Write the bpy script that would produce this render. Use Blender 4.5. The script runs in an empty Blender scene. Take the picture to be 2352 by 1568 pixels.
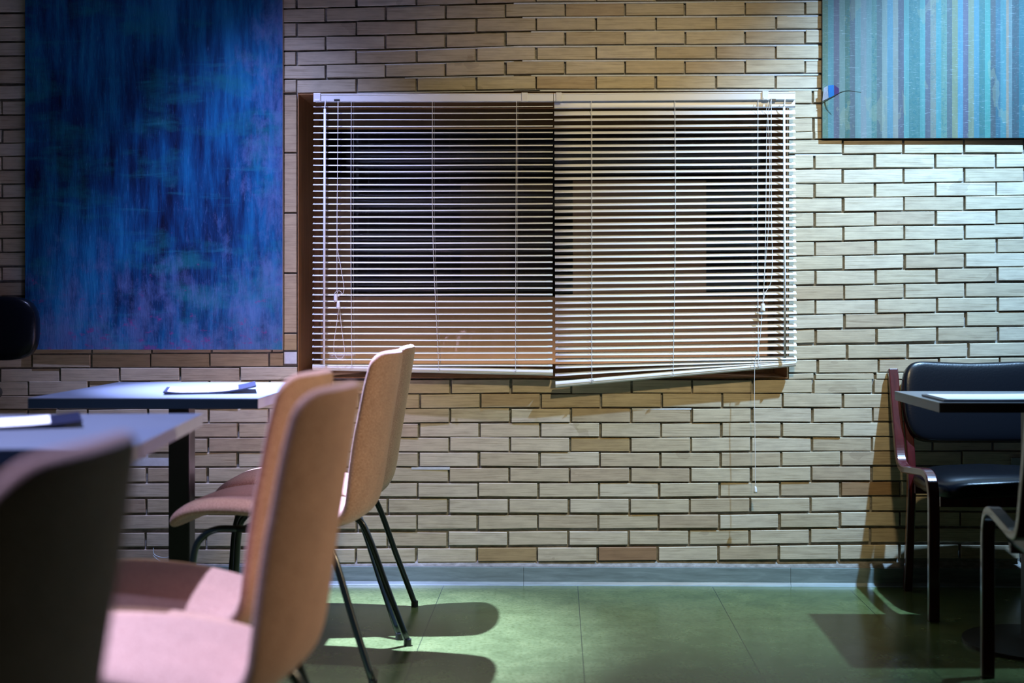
import bpy, bmesh, math, random
from mathutils import Vector, Matrix
random.seed(7)
C = bpy.context.scene.collection
SC = bpy.context.scene

# ------------------------------------------------------------------ camera
FPX = 3005.0                      # focal length in pixels of the 2352 px wide frame
YAW = math.radians(1.0)
CX, CY = 1228.0, 700.0            # where the level optical axis meets the frame
CAMH = 1.0
cam_d = bpy.data.cameras.new('camera')
cam = bpy.data.objects.new('camera', cam_d); C.objects.link(cam)
cam.location = (0, 0, CAMH)
cam.rotation_euler = (math.pi/2, 0, YAW)
cam_d.sensor_width = 36.0
cam_d.lens = FPX*36.0/2352.0
cam_d.shift_x = -(CX-1176.0)/2352.0
cam_d.shift_y = -(784.0-CY)/2352.0
cam_d.clip_start = 0.05
cam_d.dof.use_dof = True
cam_d.dof.focus_distance = 4.45
cam_d.dof.aperture_fstop = 1.9
SC.camera = cam

# ------------------------------------------------------------------ light
W = bpy.data.worlds.new('night'); SC.world = W; W.use_nodes = True
W.node_tree.nodes['Background'].inputs[0].default_value = (0.35, 0.45, 0.7, 1)
W.node_tree.nodes['Background'].inputs[1].default_value = 0.02
SC.view_settings.view_transform = 'Standard'
SC.view_settings.look = 'None'
SC.view_settings.exposure = 0.0
SC.view_settings.gamma = 1.0
SC.view_settings.use_curve_mapping = False

def spot(name, loc, target, power, color, angle, blend, radius):
    l = bpy.data.lights.new(name, 'SPOT')
    l.energy = power; l.color = color
    l.spot_size = math.radians(angle); l.spot_blend = blend
    l.shadow_soft_size = radius
    o = bpy.data.objects.new(name, l); C.objects.link(o)
    o.location = loc
    d = Vector(target)-Vector(loc)
    o.rotation_euler = d.to_track_quat('-Z', 'Y').to_euler()
    return o
VIOLET = (0.46, 0.52, 1.0)
# reflector lamps: a hot narrow beam inside a wide soft one
spot('ceiling_lamp_table', (-1.12, 3.95, 3.03), (-0.90, 4.20, 0), 450, VIOLET, 64, 1.0, 0.018)
spot('ceiling_lamp_table_beam', (-1.12, 3.95, 3.03), (-0.66, 3.88, 0), 5000, (0.47, 0.56, 1.0), 33, 1.0, 0.018)
spot('ceiling_lamp_front_table', (-1.30, 2.45, 3.03), (-1.05, 2.40, 0), 800, (0.54, 0.58, 1.0), 58, 1.0, 0.02)
spot('ceiling_lamp_near_table', (-1.35, 0.95, 3.03), (-1.05, 1.05, 0), 500, VIOLET, 66, 1.0, 0.02)
spot('ceiling_lamp_window', (1.83, 3.70, 3.03), (1.22, 4.68, 0.80), 840, (0.38, 0.65, 1.0), 64, 1.0, 0.03)
spot('ceiling_lamp_aisle', (0.85, 2.1, 3.03), (0.30, 4.68, 0.95), 250, (1.0, 0.80, 0.46), 52, 1.0, 0.10)
spot('added_fill_right', (3.0, 2.70, 1.95), (-0.45, 2.80, 0.66), 340, (1.0, 0.80, 0.52), 38, 1.0, 0.05)  # added warm fill for the chair backs; no known fixture on that wall
def strip_light(name, loc, sx, sy, power, color, rot):
    l = bpy.data.lights.new(name, 'AREA'); l.shape = 'RECTANGLE'; l.size = sx; l.size_y = sy
    l.energy = power; l.color = color
    o = bpy.data.objects.new(name, l); C.objects.link(o); o.location = loc; o.rotation_euler = rot
    return o
strip_light('added_light_behind_window', (0.0, 5.045, 0.655), 1.8, 0.05, 5.0, (1.0, 0.86, 0.76), (math.radians(180-8), 0, 0))  # made-up area light that brightens the boards; their real source is unknown

# ------------------------------------------------------------------ helpers
def at(px, py, Y):
    """world point on the plane y = Y seen at (px, py)"""
    u = (px-CX)/FPX; v = (CY-py)/FPX
    t = Y/(math.cos(YAW)+u*math.sin(YAW))
    return Vector((t*(-math.sin(YAW)+u*math.cos(YAW)), Y, CAMH+t*v))

def setp(o, label=None, cat=None, group=None, kind=None):
    if label: o['label'] = label
    if cat: o['category'] = cat
    if group: o['group'] = group
    if kind: o['kind'] = kind
    return o

def empty(name, loc, rotz=0, **k):
    o = bpy.data.objects.new(name, None); C.objects.link(o)
    o.location = loc; o.rotation_euler = (0, 0, rotz); o.empty_display_size = 0.1
    return setp(o, **k)

def obj(name, bm, mat, parent=None, smooth=False, bevel=0, auto=False, **k):
    me = bpy.data.meshes.new(name)
    bmesh.ops.recalc_face_normals(bm, faces=bm.faces)
    bm.to_mesh(me); bm.free()
    me.materials.append(mat)
    if smooth:
        for p in me.polygons: p.use_smooth = True
    o = bpy.data.objects.new(name, me); C.objects.link(o)
    if parent: o.parent = parent
    if bevel:
        m = o.modifiers.new('bevel', 'BEVEL'); m.width = bevel; m.segments = 2
        m.limit_method = 'ANGLE'; m.angle_limit = math.radians(40)
    return setp(o, **k)

def box(bm, x0, x1, y0, y1, z0, z1, M=None):
    vs = [Vector((x, y, z)) for x in (x0, x1) for y in (y0, y1) for z in (z0, z1)]
    if M: vs = [M @ v for v in vs]
    v = [bm.verts.new(p) for p in vs]
    for f in ((0,1,3,2),(4,6,7,5),(0,4,5,1),(2,3,7,6),(0,2,6,4),(1,5,7,3)):
        bm.faces.new([v[i] for i in f])
    return v

def ring_loft(bm, rings, cap=True, closed=True):
    R = [[bm.verts.new(p) for p in r] for r in rings]
    n = len(R[0])
    for a, b in zip(R, R[1:]):
        for i in range(n if closed else n-1):
            j = (i+1) % n
            bm.faces.new((a[i], a[j], b[j], b[i]))
    if cap:
        bm.faces.new(R[0][::-1]); bm.faces.new(R[-1])
    return R

def catmull(pts, sub=6):
    P = [Vector(p) for p in pts]
    if len(P) < 3: return P
    Q = [2*P[0]-P[1]] + P + [2*P[-1]-P[-2]]
    out = []
    for i in range(1, len(Q)-2):
        for s in range(sub):
            t = s/sub
            a, b, c, d = Q[i-1], Q[i], Q[i+1], Q[i+2]
            out.append(0.5*((2*b)+(c-a)*t+(2*a-5*b+4*c-d)*t*t+(3*b-a-3*c+d)*t**3))
    out.append(P[-1])
    return out

def tube(bm, pts, r, n=10, smooth=0, r1=None):
    P = catmull(pts, smooth) if smooth else [Vector(p) for p in pts]
    rings = []; up = None
    for i, p in enumerate(P):
        t = (P[min(i+1, len(P)-1)]-P[max(i-1, 0)]).normalized()
        if up is None:
            up = t.orthogonal().normalized()
        up = (up-t*up.dot(t)).normalized()
        s = t.cross(up)
        rr = r if r1 is None else r+(r1-r)*i/(len(P)-1)
        rings.append([p+rr*(math.cos(2*math.pi*k/n)*up+math.sin(2*math.pi*k/n)*s) for k in range(n)])
    ring_loft(bm, rings)

def ribbon(bm, pts, w, th, axis=Vector((1, 0, 0)), smooth=6):
    """bent strip: width w along axis, thickness th across it"""
    P = catmull(pts, smooth)
    rings = []
    for i, p in enumerate(P):
        t = (P[min(i+1, len(P)-1)]-P[max(i-1, 0)]).normalized()
        nrm = axis.cross(t).normalized()
        rings.append([p+axis*a*w/2+nrm*b*th/2 for a, b in ((-1,-1),(1,-1),(1,1),(-1,1))])
    ring_loft(bm, rings)

def disc(bm, c, r, h, n=48, r2=None):
    r2 = r if r2 is None else r2
    c = Vector(c)
    ring_loft(bm, [[c+Vector((r*math.cos(a), r*math.sin(a), 0)) for a in [2*math.pi*k/n for k in range(n)]],
                   [c+Vector((r2*math.cos(a), r2*math.sin(a), h)) for a in [2*math.pi*k/n for k in range(n)]]])

# ------------------------------------------------------------------ materials
class NT:
    def __init__(s, name):
        s.m = bpy.data.materials.new(name); s.m.use_nodes = True
        s.t = s.m.node_tree; s.b = s.t.nodes['Principled BSDF']
    def n(s, typ, **k):
        x = s.t.nodes.new(typ)
        for a, b in k.items(): setattr(x, a, b)
        return x
    def l(s, a, b): s.t.links.new(a, b)
    def coords(s, scale, kind='Object', loc=(0,0,0)):
        tc = s.n('ShaderNodeTexCoord'); mp = s.n('ShaderNodeMapping')
        mp.inputs['Scale'].default_value = scale; mp.inputs['Location'].default_value = loc
        s.l(tc.outputs[kind], mp.inputs[0]); return mp.outputs[0]
    def noise(s, vec, scale=1, detail=4, rough=0.55, dist=0.0):
        x = s.n('ShaderNodeTexNoise'); x.inputs['Scale'].default_value = scale
        x.inputs['Detail'].default_value = detail; x.inputs['Roughness'].default_value = rough
        x.inputs['Distortion'].default_value = dist
        s.l(vec, x.inputs['Vector']); return x.outputs[0]
    def ramp(s, fac, stops, interp='LINEAR'):
        x = s.n('ShaderNodeValToRGB'); x.color_ramp.interpolation = interp
        e = x.color_ramp.elements
        while len(e) > 1: e.remove(e[-1])
        e[0].position = stops[0][0]; e[0].color = tuple(stops[0][1])+(1,)
        for p, c in stops[1:]:
            q = e.new(p); q.color = tuple(c)+(1,)
        s.l(fac, x.inputs[0]); return x.outputs[0]
    def mix(s, fac, a, b, mode='MIX'):
        x = s.n('ShaderNodeMix', data_type='RGBA', blend_type=mode)
        for inp, v in ((x.inputs[0], fac), (x.inputs[6], a), (x.inputs[7], b)):
            if hasattr(v, 'is_linked') or isinstance(v, bpy.types.NodeSocket): s.l(v, inp)
            elif isinstance(v, (int, float)): inp.default_value = v
            else: inp.default_value = tuple(v)+(1,)
        return x.outputs[2]
    def math(s, op, a, b=0.5):
        x = s.n('ShaderNodeMath', operation=op)
        for inp, v in ((x.inputs[0], a), (x.inputs[1], b)):
            if isinstance(v, bpy.types.NodeSocket): s.l(v, inp)
            else: inp.default_value = v
        return x.outputs[0]
    def bump(s, h, strength=0.3, dist=0.002):
        x = s.n('ShaderNodeBump'); x.inputs['Strength'].default_value = strength
        x.inputs['Distance'].default_value = dist
        s.l(h, x.inputs['Height']); s.l(x.outputs[0], s.b.inputs['Normal'])
    def set(s, **k):
        for a, v in k.items():
            i = s.b.inputs[a.replace('_', ' ')]
            if isinstance(v, bpy.types.NodeSocket): s.l(v, i)
            elif isinstance(v, tuple) and len(v) == 3: i.default_value = v+(1,)
            else: i.default_value = v
        return s.m

def plain(name, col, rough=0.5, metal=0.0, var=0.06, scale=30, spec=0.5, coat=0, bump=0):
    t = NT(name)
    v = t.coords((scale,)*3)
    f = t.noise(v, 1, 3)
    c = t.mix(f, tuple(x*(1-var) for x in col), tuple(min(1, x*(1+var)) for x in col))
    t.set(Base_Color=c, Roughness=rough, Metallic=metal)
    t.b.inputs['Specular IOR Level'].default_value = spec
    t.b.inputs['Coat Weight'].default_value = coat
    t.b.inputs['Coat Roughness'].default_value = 0.12
    if bump: t.bump(f, bump, 0.001)
    return t.m

def mat_brick():
    t = NT('brick_face')
    at_ = t.n('ShaderNodeAttribute'); at_.attribute_name = 'tint'
    sep = t.n('ShaderNodeSeparateColor'); t.l(at_.outputs['Color'], sep.inputs[0])
    base = t.ramp(sep.outputs[0], [(0, (0.235,0.125,0.066)), (0.06, (0.32,0.20,0.10)), (0.10, (0.37,0.27,0.13)), (0.13, (0.44,0.35,0.24)),
                                   (0.45, (0.49,0.42,0.29)), (0.8, (0.54,0.47,0.34)), (1, (0.56,0.50,0.38))])
    # horizontal drag marks
    v = t.coords((7, 7, 260))
    comb = t.n('ShaderNodeVectorMath', operation='ADD')
    t.l(v, comb.inputs[0]); t.l(at_.outputs['Color'], comb.inputs[1])
    s1 = t.noise(comb.outputs[0], 1, 5, 0.6, 0.4)
    s2 = t.noise(t.coords((18, 18, 60)), 1, 4)
    streak = t.ramp(s1, [(0.30, (0.70,0.66,0.60)), (0.48, (1,1,1)), (0.72, (1.12,1.11,1.10))])
    c = t.mix(1.0, base, streak, 'MULTIPLY')
    mott = t.ramp(s2, [(0.30, (0.86,0.85,0.86)), (0.6, (1.04,1.04,1.04))])
    c = t.mix(1.0, c, mott, 'MULTIPLY')
    s3 = t.noise(t.coords((5, 5, 9)), 1, 3)
    c = t.mix(t.math('MULTIPLY', t.math('GREATER_THAN', s3, 0.70), 0.25), c, (0.20,0.14,0.09))
    t.bump(s1, 0.35, 0.0015)
    return t.set(Base_Color=c, Roughness=0.62)

def mat_mortar():
    t = NT('mortar_grey')
    f = t.noise(t.coords((40, 40, 90)), 1, 6)
    c = t.ramp(f, [(0.3, (0.16,0.155,0.14)), (0.55, (0.26,0.25,0.23)), (0.8, (0.38,0.38,0.36))])
    t.bump(f, 0.5, 0.003)
    return t.set(Base_Color=c, Roughness=0.85)

def mat_floor():
    t = NT('floor_tile_green')
    tc = t.n('ShaderNodeTexCoord')
    sep = t.n('ShaderNodeSeparateXYZ'); t.l(tc.outputs['Object'], sep.inputs[0])
    pitch = 0.478
    def line(sock, off):
        a = t.math('ADD', sock, off)
        b = t.math('MODULO', a, pitch)
        d = t.math('ABSOLUTE', t.math('SUBTRACT', b, pitch/2))
        return t.math('GREATER_THAN', d, pitch/2-0.0012)
    # joints at x = 0.07 + k*pitch, y = 4.09 + k*pitch
    lx = line(sep.outputs[0], 20*pitch-0.072)
    ly = line(sep.outputs[1], 20*pitch-4.09)
    j = t.math('MAXIMUM', lx, t.math('MULTIPLY', ly, 0.55))
    n1 = t.noise(t.coords((9, 9, 9)), 1, 6, 0.65)
    n2 = t.noise(t.coords((90, 90, 90)), 1, 3)
    c = t.ramp(n1, [(0.28, (0.064,0.090,0.030)), (0.5, (0.092,0.125,0.043)), (0.72, (0.125,0.158,0.056))])
    sp = t.ramp(n2, [(0.33, (0.70,0.72,0.62)), (0.5, (1,1,1)), (0.75, (1.1,1.1,1.12))])
    c = t.mix(1.0, c, sp, 'MULTIPLY')
    sc = t.noise(t.coords((30, 3, 3)), 1, 5, 0.6, 1.5)
    c = t.mix(t.math('MULTIPLY', t.math('GREATER_THAN', sc, 0.68), 0.3), c, (0.05,0.07,0.03))
    c = t.mix(j, c, (0.02,0.03,0.015))
    r = t.math('ADD', t.math('MULTIPLY', n1, 0.22), 0.13)
    t.b.inputs['Specular IOR Level'].default_value = 0.45
    return t.set(Base_Color=c, Roughness=r)

def mat_fabric():
    t = NT('salmon_fabric')
    v = t.coords((1, 1, 1))
    w1 = t.n('ShaderNodeTexNoise'); w1.inputs['Scale'].default_value = 280; w1.inputs['Detail'].default_value = 2
    t.l(v, w1.inputs['Vector'])
    big = t.noise(v, 14, 3)
    c = t.ramp(w1.outputs[0], [(0.32, (0.41,0.205,0.140)), (0.5, (0.54,0.30,0.215)), (0.70, (0.67,0.41,0.31))])
    c = t.mix(1.0, c, t.ramp(big, [(0.3, (0.90,0.90,0.90)), (0.7, (1.06,1.06,1.06))]), 'MULTIPLY')
    t.bump(w1.outputs[0], 0.5, 0.0015)
    t.b.inputs['Sheen Weight'].default_value = 0.25
    return t.set(Base_Color=c, Roughness=0.9)

def mat_wood(name, c0, c1, rough=0.45, coat=0.0, scale=(60, 60, 3)):
    t = NT(name)
    f = t.noise(t.coords(scale), 1, 5, 0.6, 0.6)
    t.b.inputs['Coat Weight'].default_value = coat
    t.b.inputs['Coat Roughness'].default_value = 0.1
    t.bump(f, 0.12, 0.001)
    return t.set(Base_Color=t.ramp(f, [(0.3, c0), (0.7, c1)]), Roughness=rough)

def mat_leather():
    t = NT('black_leatherette')
    f = t.noise(t.coords((150,)*3), 1, 4)
    t.bump(f, 0.35, 0.0008)
    return t.set(Base_Color=(0.004,0.005,0.008), Roughness=0.26, Specular_IOR_Level=0.28)

def mat_glass():
    t = NT('window_glass')
    g = t.n('ShaderNodeBsdfGlossy'); g.inputs['Roughness'].default_value = 0.02
    tr = t.n('ShaderNodeBsdfTransparent'); tr.inputs[0].default_value = (0.93,0.94,0.95,1)
    fr = t.n('ShaderNodeFresnel'); fr.inputs[0].default_value = 1.5
    mx = t.n('ShaderNodeMixShader')
    t.l(fr.outputs[0], mx.inputs[0]); t.l(tr.outputs[0], mx.inputs[1]); t.l(g.outputs[0], mx.inputs[2])
    out = [n for n in t.t.nodes if n.type == 'OUTPUT_MATERIAL'][0]
    t.l(mx.outputs[0], out.inputs[0])
    t.t.nodes.remove(t.b)
    return t.m

def mat_blue_painting():
    t = NT('blue_canvas_paint')
    vv = t.coords((26, 26, 3.2)); vh = t.coords((3, 3, 24)); vb = t.coords((3.2, 3.2, 1.8)); vf = t.coords((190, 190, 26))
    a = t.noise(vv, 1, 7, 0.68, 0.15)
    b = t.noise(vh, 1, 5, 0.6, 0.2)
    g = t.noise(vb, 1, 4)
    f = t.noise(vf, 1, 4, 0.6)
    m = t.math('ADD', t.math('MULTIPLY', a, 0.55), t.math('MULTIPLY', g, 0.45))
    c = t.ramp(m, [(0.36, (0.001,0.005,0.035)), (0.44, (0.002,0.030,0.12)), (0.51, (0.003,0.075,0.22)), (0.59, (0.006,0.15,0.36)), (0.72, (0.04,0.28,0.50))])
    teal = t.ramp(t.noise(t.coords((4, 4, 9), loc=(3, 1, 7)), 1, 6, 0.65, 0.15), [(0.50, (0,0,0)), (0.66, (0.55,0.55,0.55))])
    c = t.mix(teal, c, (0.010,0.20,0.25))
    hz = t.ramp(b, [(0.60, (0,0,0)), (0.72, (0.45,0.45,0.45))])
    c = t.mix(hz, c, (0.02,0.24,0.34))
    # lilac scumble towards the right and lower edge
    sep = t.n('ShaderNodeSeparateXYZ'); tc = t.n('ShaderNodeTexCoord')
    t.l(tc.outputs['Generated'], sep.inputs[0])
    rgt = t.math('MULTIPLY', t.math('SUBTRACT', sep.outputs[0], 0.80), 0.9)
    low = t.math('MULTIPLY', t.math('SUBTRACT', 0.30, sep.outputs[2]), 0.7)
    reg = t.math('ADD', t.math('MAXIMUM', rgt, low), t.noise(t.coords((16, 16, 9), loc=(9, 4, 2)), 1, 8, 0.75, 0.25))
    lil = t.ramp(reg, [(0.57, (0,0,0)), (0.78, (0.60,0.60,0.60))])
    c = t.mix(lil, c, (0.13,0.19,0.44))
    red = t.ramp(t.math('ADD', t.math('MULTIPLY', low, 0.8), t.noise(t.coords((20, 20, 34), loc=(2, 2, 2)), 1, 5, 0.7)), [(0.72, (0,0,0)), (0.80, (0.55,0.55,0.55))])
    c = t.mix(red, c, (0.28,0.03,0.22))
    c = t.mix(t.ramp(f, [(0.62, (0,0,0)), (0.75, (0.30,0.30,0.30))]), c, (0.16,0.32,0.62))
    t.bump(t.math('ADD', a, f), 0.6, 0.003)
    return t.set(Base_Color=c, Roughness=0.42)

def mat_stripe_painting():
    t = NT('striped_canvas_paint')
    at_ = t.n('ShaderNodeAttribute'); at_.attribute_name = 'stripe'
    n1 = t.noise(t.coords((30, 30, 4)), 1, 6, 0.7, 0.4)
    c = t.mix(1.0, at_.outputs['Color'], t.ramp(n1, [(0.25, (0.30,0.32,0.25)), (0.5, (0.42,0.40,0.31)), (0.75, (0.50,0.46,0.37))]), 'MULTIPLY')
    # darker green scrapings inside some stripes
    g = t.noise(t.coords((75, 75, 60)), 1, 6, 0.75, 1.0)
    gm = t.math('MULTIPLY', t.math('MULTIPLY', t.math('GREATER_THAN', g, 0.56), at_.outputs['Alpha']), 0.7)
    c = t.mix(gm, c, (0.01,0.09,0.10))
    yy = t.noise(t.coords((12, 12, 5), loc=(5, 5, 5)), 1, 3)
    c = t.mix(t.math('MULTIPLY', t.math('GREATER_THAN', yy, 0.63), 0.22), c, (0.21,0.23,0.14))
    # fine pale scratches
    s = t.noise(t.coords((16, 16, 230)), 1, 2, 0.5, 3.5)
    sm = t.ramp(s, [(0.63, (0,0,0)), (0.67, (0.4,0.4,0.4))])
    c = t.mix(sm, c, (0.28,0.35,0.36))
    t.bump(n1, 0.4, 0.002)
    return t.set(Base_Color=c, Roughness=0.5)

M_brick = mat_brick(); M_mortar = mat_mortar(); M_floor = mat_floor(); M_fabric = mat_fabric()
M_ledge = plain('mortar_patch_plaster', (0.60,0.63,0.66), 0.8, var=0.2, scale=60, bump=0.5)
M_jamb = mat_wood('window_wood', (0.20,0.090,0.030), (0.34,0.165,0.065), 0.5, scale=(50, 50, 4))
M_board = mat_wood('plywood', (0.34,0.20,0.105), (0.45,0.28,0.165), 0.6, scale=(4, 4, 40))
M_boardv = mat_wood('plywood_upright', (0.28,0.18,0.085), (0.40,0.26,0.13), 0.6, scale=(30, 30, 3))
M_dark = plain('dark_navy_panel', (0.008,0.007,0.012), 0.6, var=0.4, scale=3)
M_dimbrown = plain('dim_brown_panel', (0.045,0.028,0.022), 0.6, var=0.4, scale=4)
M_glass = mat_glass()
M_white = plain('blind_white_enamel', (0.80,0.82,0.84), 0.38, var=0.02)
M_plastic = plain('white_plastic', (0.78,0.79,0.80), 0.3, var=0.02)
M_cord = plain('white_cord', (0.72,0.70,0.68), 0.8, var=0.05)
M_metal = plain('dull_metal', (0.10,0.10,0.10), 0.4, 0.8)
M_legs = plain('dark_green_black_enamel', (0.010,0.018,0.020), 0.28, var=0.1, coat=0.3)
M_post = plain('black_enamel', (0.012,0.012,0.014), 0.35, var=0.1)
M_top = plain('pale_grey_laminate', (0.125,0.145,0.19), 0.34, var=0.08, scale=9)
M_edge = plain('grey_blue_table_edge', (0.22,0.24,0.30), 0.5, var=0.1)
M_edge_b = plain('petrol_blue_table_edge', (0.012,0.03,0.065), 0.45, var=0.1)
M_top3 = plain('grey_laminate', (0.16,0.17,0.19), 0.30, var=0.1)
M_page = plain('white_paper', (0.85,0.86,0.88), 0.6, var=0.02)
M_cover = plain('dark_navy_cover', (0.010,0.012,0.035), 0.35, var=0.1)
M_leather = mat_leather()
M_mahog = mat_wood('mahogany_lacquer', (0.045,0.005,0.008), (0.085,0.011,0.012), 0.3, 0.6, scale=(60, 60, 6))
M_base = NT('vinyl_baseboard')
_f = M_base.noise(M_base.coords((6, 6, 60)), 1, 6, 0.65, 0.5)
M_base = M_base.set(Base_Color=M_base.ramp(_f, [(0.3, (0.13,0.17,0.17)), (0.55, (0.20,0.26,0.26)), (0.8, (0.29,0.36,0.36))]), Roughness=0.38)
M_ceil = plain('ceiling_paint', (0.14,0.14,0.14), 0.9)
M_wallp = plain('dark_wall_paint', (0.05,0.042,0.035), 0.9)
M_bluep = mat_blue_painting(); M_strip = mat_stripe_painting()
M_ctrim = plain('canvas_edge_pale', (0.45,0.36,0.30), 0.7)
M_cedge = plain('canvas_edge_brown', (0.06,0.03,0.018), 0.7)
M_tape = plain('clear_tape', (0.55,0.65,0.66), 0.1, var=0.1)

# ------------------------------------------------------------------ room shell
YW = 4.68                        # face of the brick wall
YM = YW+0.012                    # mortar plane behind it
def S(name, bm, mat, **k): return obj(name, bm, mat, kind='structure', **k)

bm = bmesh.new(); box(bm, -3.3, 3.3, -2.2, YW+0.55, -0.05, 0); S('floor', bm, M_floor)
bm = bmesh.new(); box(bm, -3.3, 3.3, -2.2, YW+0.2, 3.10, 3.16); S('ceiling', bm, M_ceil)
bm = bmesh.new(); box(bm, -3.30, -3.20, -2.2, YW+0.2, 0, 3.10); S('wall_left', bm, M_wallp)
bm = bmesh.new(); box(bm, 3.20, 3.30, -2.2, YW+0.2, 0, 3.10); S('wall_right', bm, M_wallp)
bm = bmesh.new(); box(bm, -3.3, 3.3, -2.3, -2.2, 0, 3.10); S('wall_front', bm, M_wallp)

# window opening in the wall (pixels on the face plane)
OX0, OX1, OY0, OY1 = 684.0, 1810.0, 215.0, 869.0
def wp(px, py, dy=0.0):          # point on the wall face
    p = at(px, py, YW); return Vector((p.x, YW+dy, p.z))
pa, pb = wp(OX0, OY0), wp(OX1, OY1)
ox0, ox1, oz0, oz1 = pa.x, pb.x, pb.z, pa.z
bm = bmesh.new()
box(bm, -3.2, ox0, YM, YM+0.28, 0, 3.10)
box(bm, ox1, 3.2, YM, YM+0.28, 0, 3.10)
box(bm, ox0, ox1, YM, YM+0.28, 0, oz0)
box(bm, ox0, ox1, YM, YM+0.28, oz1, 3.10)
wall = S('wall_back', bm, M_mortar)

# bricks -------------------------------------------------------------
brick_bm = bmesh.new()
tint = brick_bm.loops.layers.float_color.new('tint')
def brick(x0, x1, ytl, ytr, ybl, ybr, t=None, prot=None, rnd=True):
    """one brick given by wall-face pixel corners"""
    if x1-x0 < 3: return
    ch = 0.0014
    d = (random.uniform(-0.0025, 0.0030) if prot is None else prot)
    a, b, c, e = wp(x0, ytl), wp(x1, ytr), wp(x1, ybr), wp(x0, ybl)
    if rnd:
        dz = random.uniform(-0.0012, 0.0012); sl = random.uniform(-0.0012, 0.0012)
        for p, s in ((a, -sl), (e, -sl), (b, sl), (c, sl)): p.z += dz+s
    tw = random.uniform(-0.0012, 0.0012)
    yl, yr = YW-d-tw, YW-d+tw
    back = YM+0.004
    F = [Vector((a.x+ch, yl, a.z-ch)), Vector((b.x-ch, yr, b.z-ch)), Vector((c.x-ch, yr, c.z+ch)), Vector((e.x+ch, yl, e.z+ch))]
    Mi = [Vector((a.x, yl+ch, a.z)), Vector((b.x, yr+ch, b.z)), Vector((c.x, yr+ch, c.z)), Vector((e.x, yl+ch, e.z))]
    Bk = [Vector((q.x, back, q.z)) for q in Mi]
    vF = [brick_bm.verts.new(p) for p in F]; vM = [brick_bm.verts.new(p) for p in Mi]; vB = [brick_bm.verts.new(p) for p in Bk]
    fs = [brick_bm.faces.new(vF)]
    for i in range(4):
        j = (i+1) % 4
        fs.append(brick_bm.faces.new((vF[i], vM[i], vM[j], vF[j])))
        fs.append(brick_bm.faces.new((vM[i], vB[i], vB[j], vM[j])))
    tt = (random.random()**0.8*0.88+0.12) if t is None else t
    col = (tt, random.random()*3, random.random()*3, 1)
    for f in fs:
        for lp in f.loops: lp[tint] = col

SPECIAL = [((1378, 1022), 0.10), ((1160, 1275), 0.09), ((1435, 1272), 0.03), ((2040, 1130), 0.05), ((1220, 905), 0.2), ((1320, 905), 0.35)]
HOLES = [((330, 1057), 1)]
def region(xlo, xhi, xc, rows, phases, pitch, bh, vj, yfun=None, skip=None):
    """rows: list of tuples of boundary y at the control xs xc; brick i sits between boundary i and i+1"""
    def yat(r, x):
        for k in range(len(xc)-1):
            if x <= xc[k+1] or k == len(xc)-2:
                f = (x-xc[k])/(xc[k+1]-xc[k]); return r[k]+f*(r[k+1]-r[k])
    for i in range(len(rows)-1):
        ph = phases(i)
        k0 = int((xlo-ph)/pitch)-2
        x = ph+k0*pitch
        while x < xhi:
            a = x+vj/2+random.uniform(-0.8, 0.8); b = x+pitch-vj/2+random.uniform(-0.8, 0.8)
            x += pitch
            cut_l, cut_r = a < xlo, b > xhi
            a = max(a, xlo+(1.5 if cut_l else 0)); b = min(b, xhi-(1.5 if cut_r else 0))
            if b-a < 6: continue
            if skip and skip(a, b, yat(rows[i], (a+b)/2)): continue
            tl, tr = yat(rows[i], a), yat(rows[i], b)
            nl, nr = yat(rows[i+1], a), yat(rows[i+1], b)
            hgt = min(bh, (nl-tl)-2.2)
            jl = (nl-tl)-hgt
            cx, cy = (a+b)/2, (tl+nl)/2
            t = None; prot = None
            for (qx, qy), tv in SPECIAL:
                if a <= qx <= b and min(tl, tr) <= qy <= max(nl, nr): t = tv
            brick(a, b, tl+jl*0.5, tr+jl*0.5, nl-jl*0.5, nr-jl*0.5, t, prot)

# above the window, whole width
XC = [-760, 0, 700, 1240, 1880, 3300]
top = [(31, 30.5, 19.8, 5.6, 1.0, -8), (64, 63, 52, 38.4, 34.5, 26), (96, 95, 84, 71, 68, 60), (130, 129, 118, 104.7, 102, 95),
       (161, 160, 149, 137.5, 136, 130), (196, 195, 181, 171.8, 169, 163), (231, 230, 214, 205.7, 204, 197)]
up = []
k = 1
while True:
    r = tuple(v-33.0*k for v in top[0])
    if max(r) < -690: break
    up.append(r); k += 1
rows_top = up[::-1]+top
nt = len(rows_top)
region(-760, 3300, XC, rows_top, lambda i: 681 if (nt-2-i) % 2 == 0 else 748, 137.6, 28.6, 4.6)
# left of the window (behind the blue painting)
left0 = [230, 264.5, 297, 329, 359, 391, 422.5, 454, 486, 516, 547, 579, 611, 647, 681, 714, 748, 781, 814]
rows_l = [(y, y, y-14*(1-(y-200)/640)) for y in left0]
rows_l[-1] = (814, 814, 809)
region(-760, 651, [-760, 0, 651], rows_l, lambda i: 4 if i % 2 == 0 else 73, 137.6, 28.8, 4.6)
rows_ll = [(814, 814, 809), (845, 845, 842)]
region(-760, 651, [-760, 0, 651], rows_ll, lambda i: 73, 136, 28.8, 4.6)
rows_ll = [(845, 845, 842), (880, 880, 873)]
region(-760, OX0, [-760, 0, 684], rows_ll, lambda i: 137, 138, 29.5, 4.6)
# soldier bricks beside the window jamb
ys = [216, 351, 489, 627, 765, 806]
for y0, y1 in zip(ys, ys[1:]):
    brick(652.5, 681, y0+2, y0+2, y1-2, y1-2, 0.115 if y0 != 765 else 0.10, 0.002, False)
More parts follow.
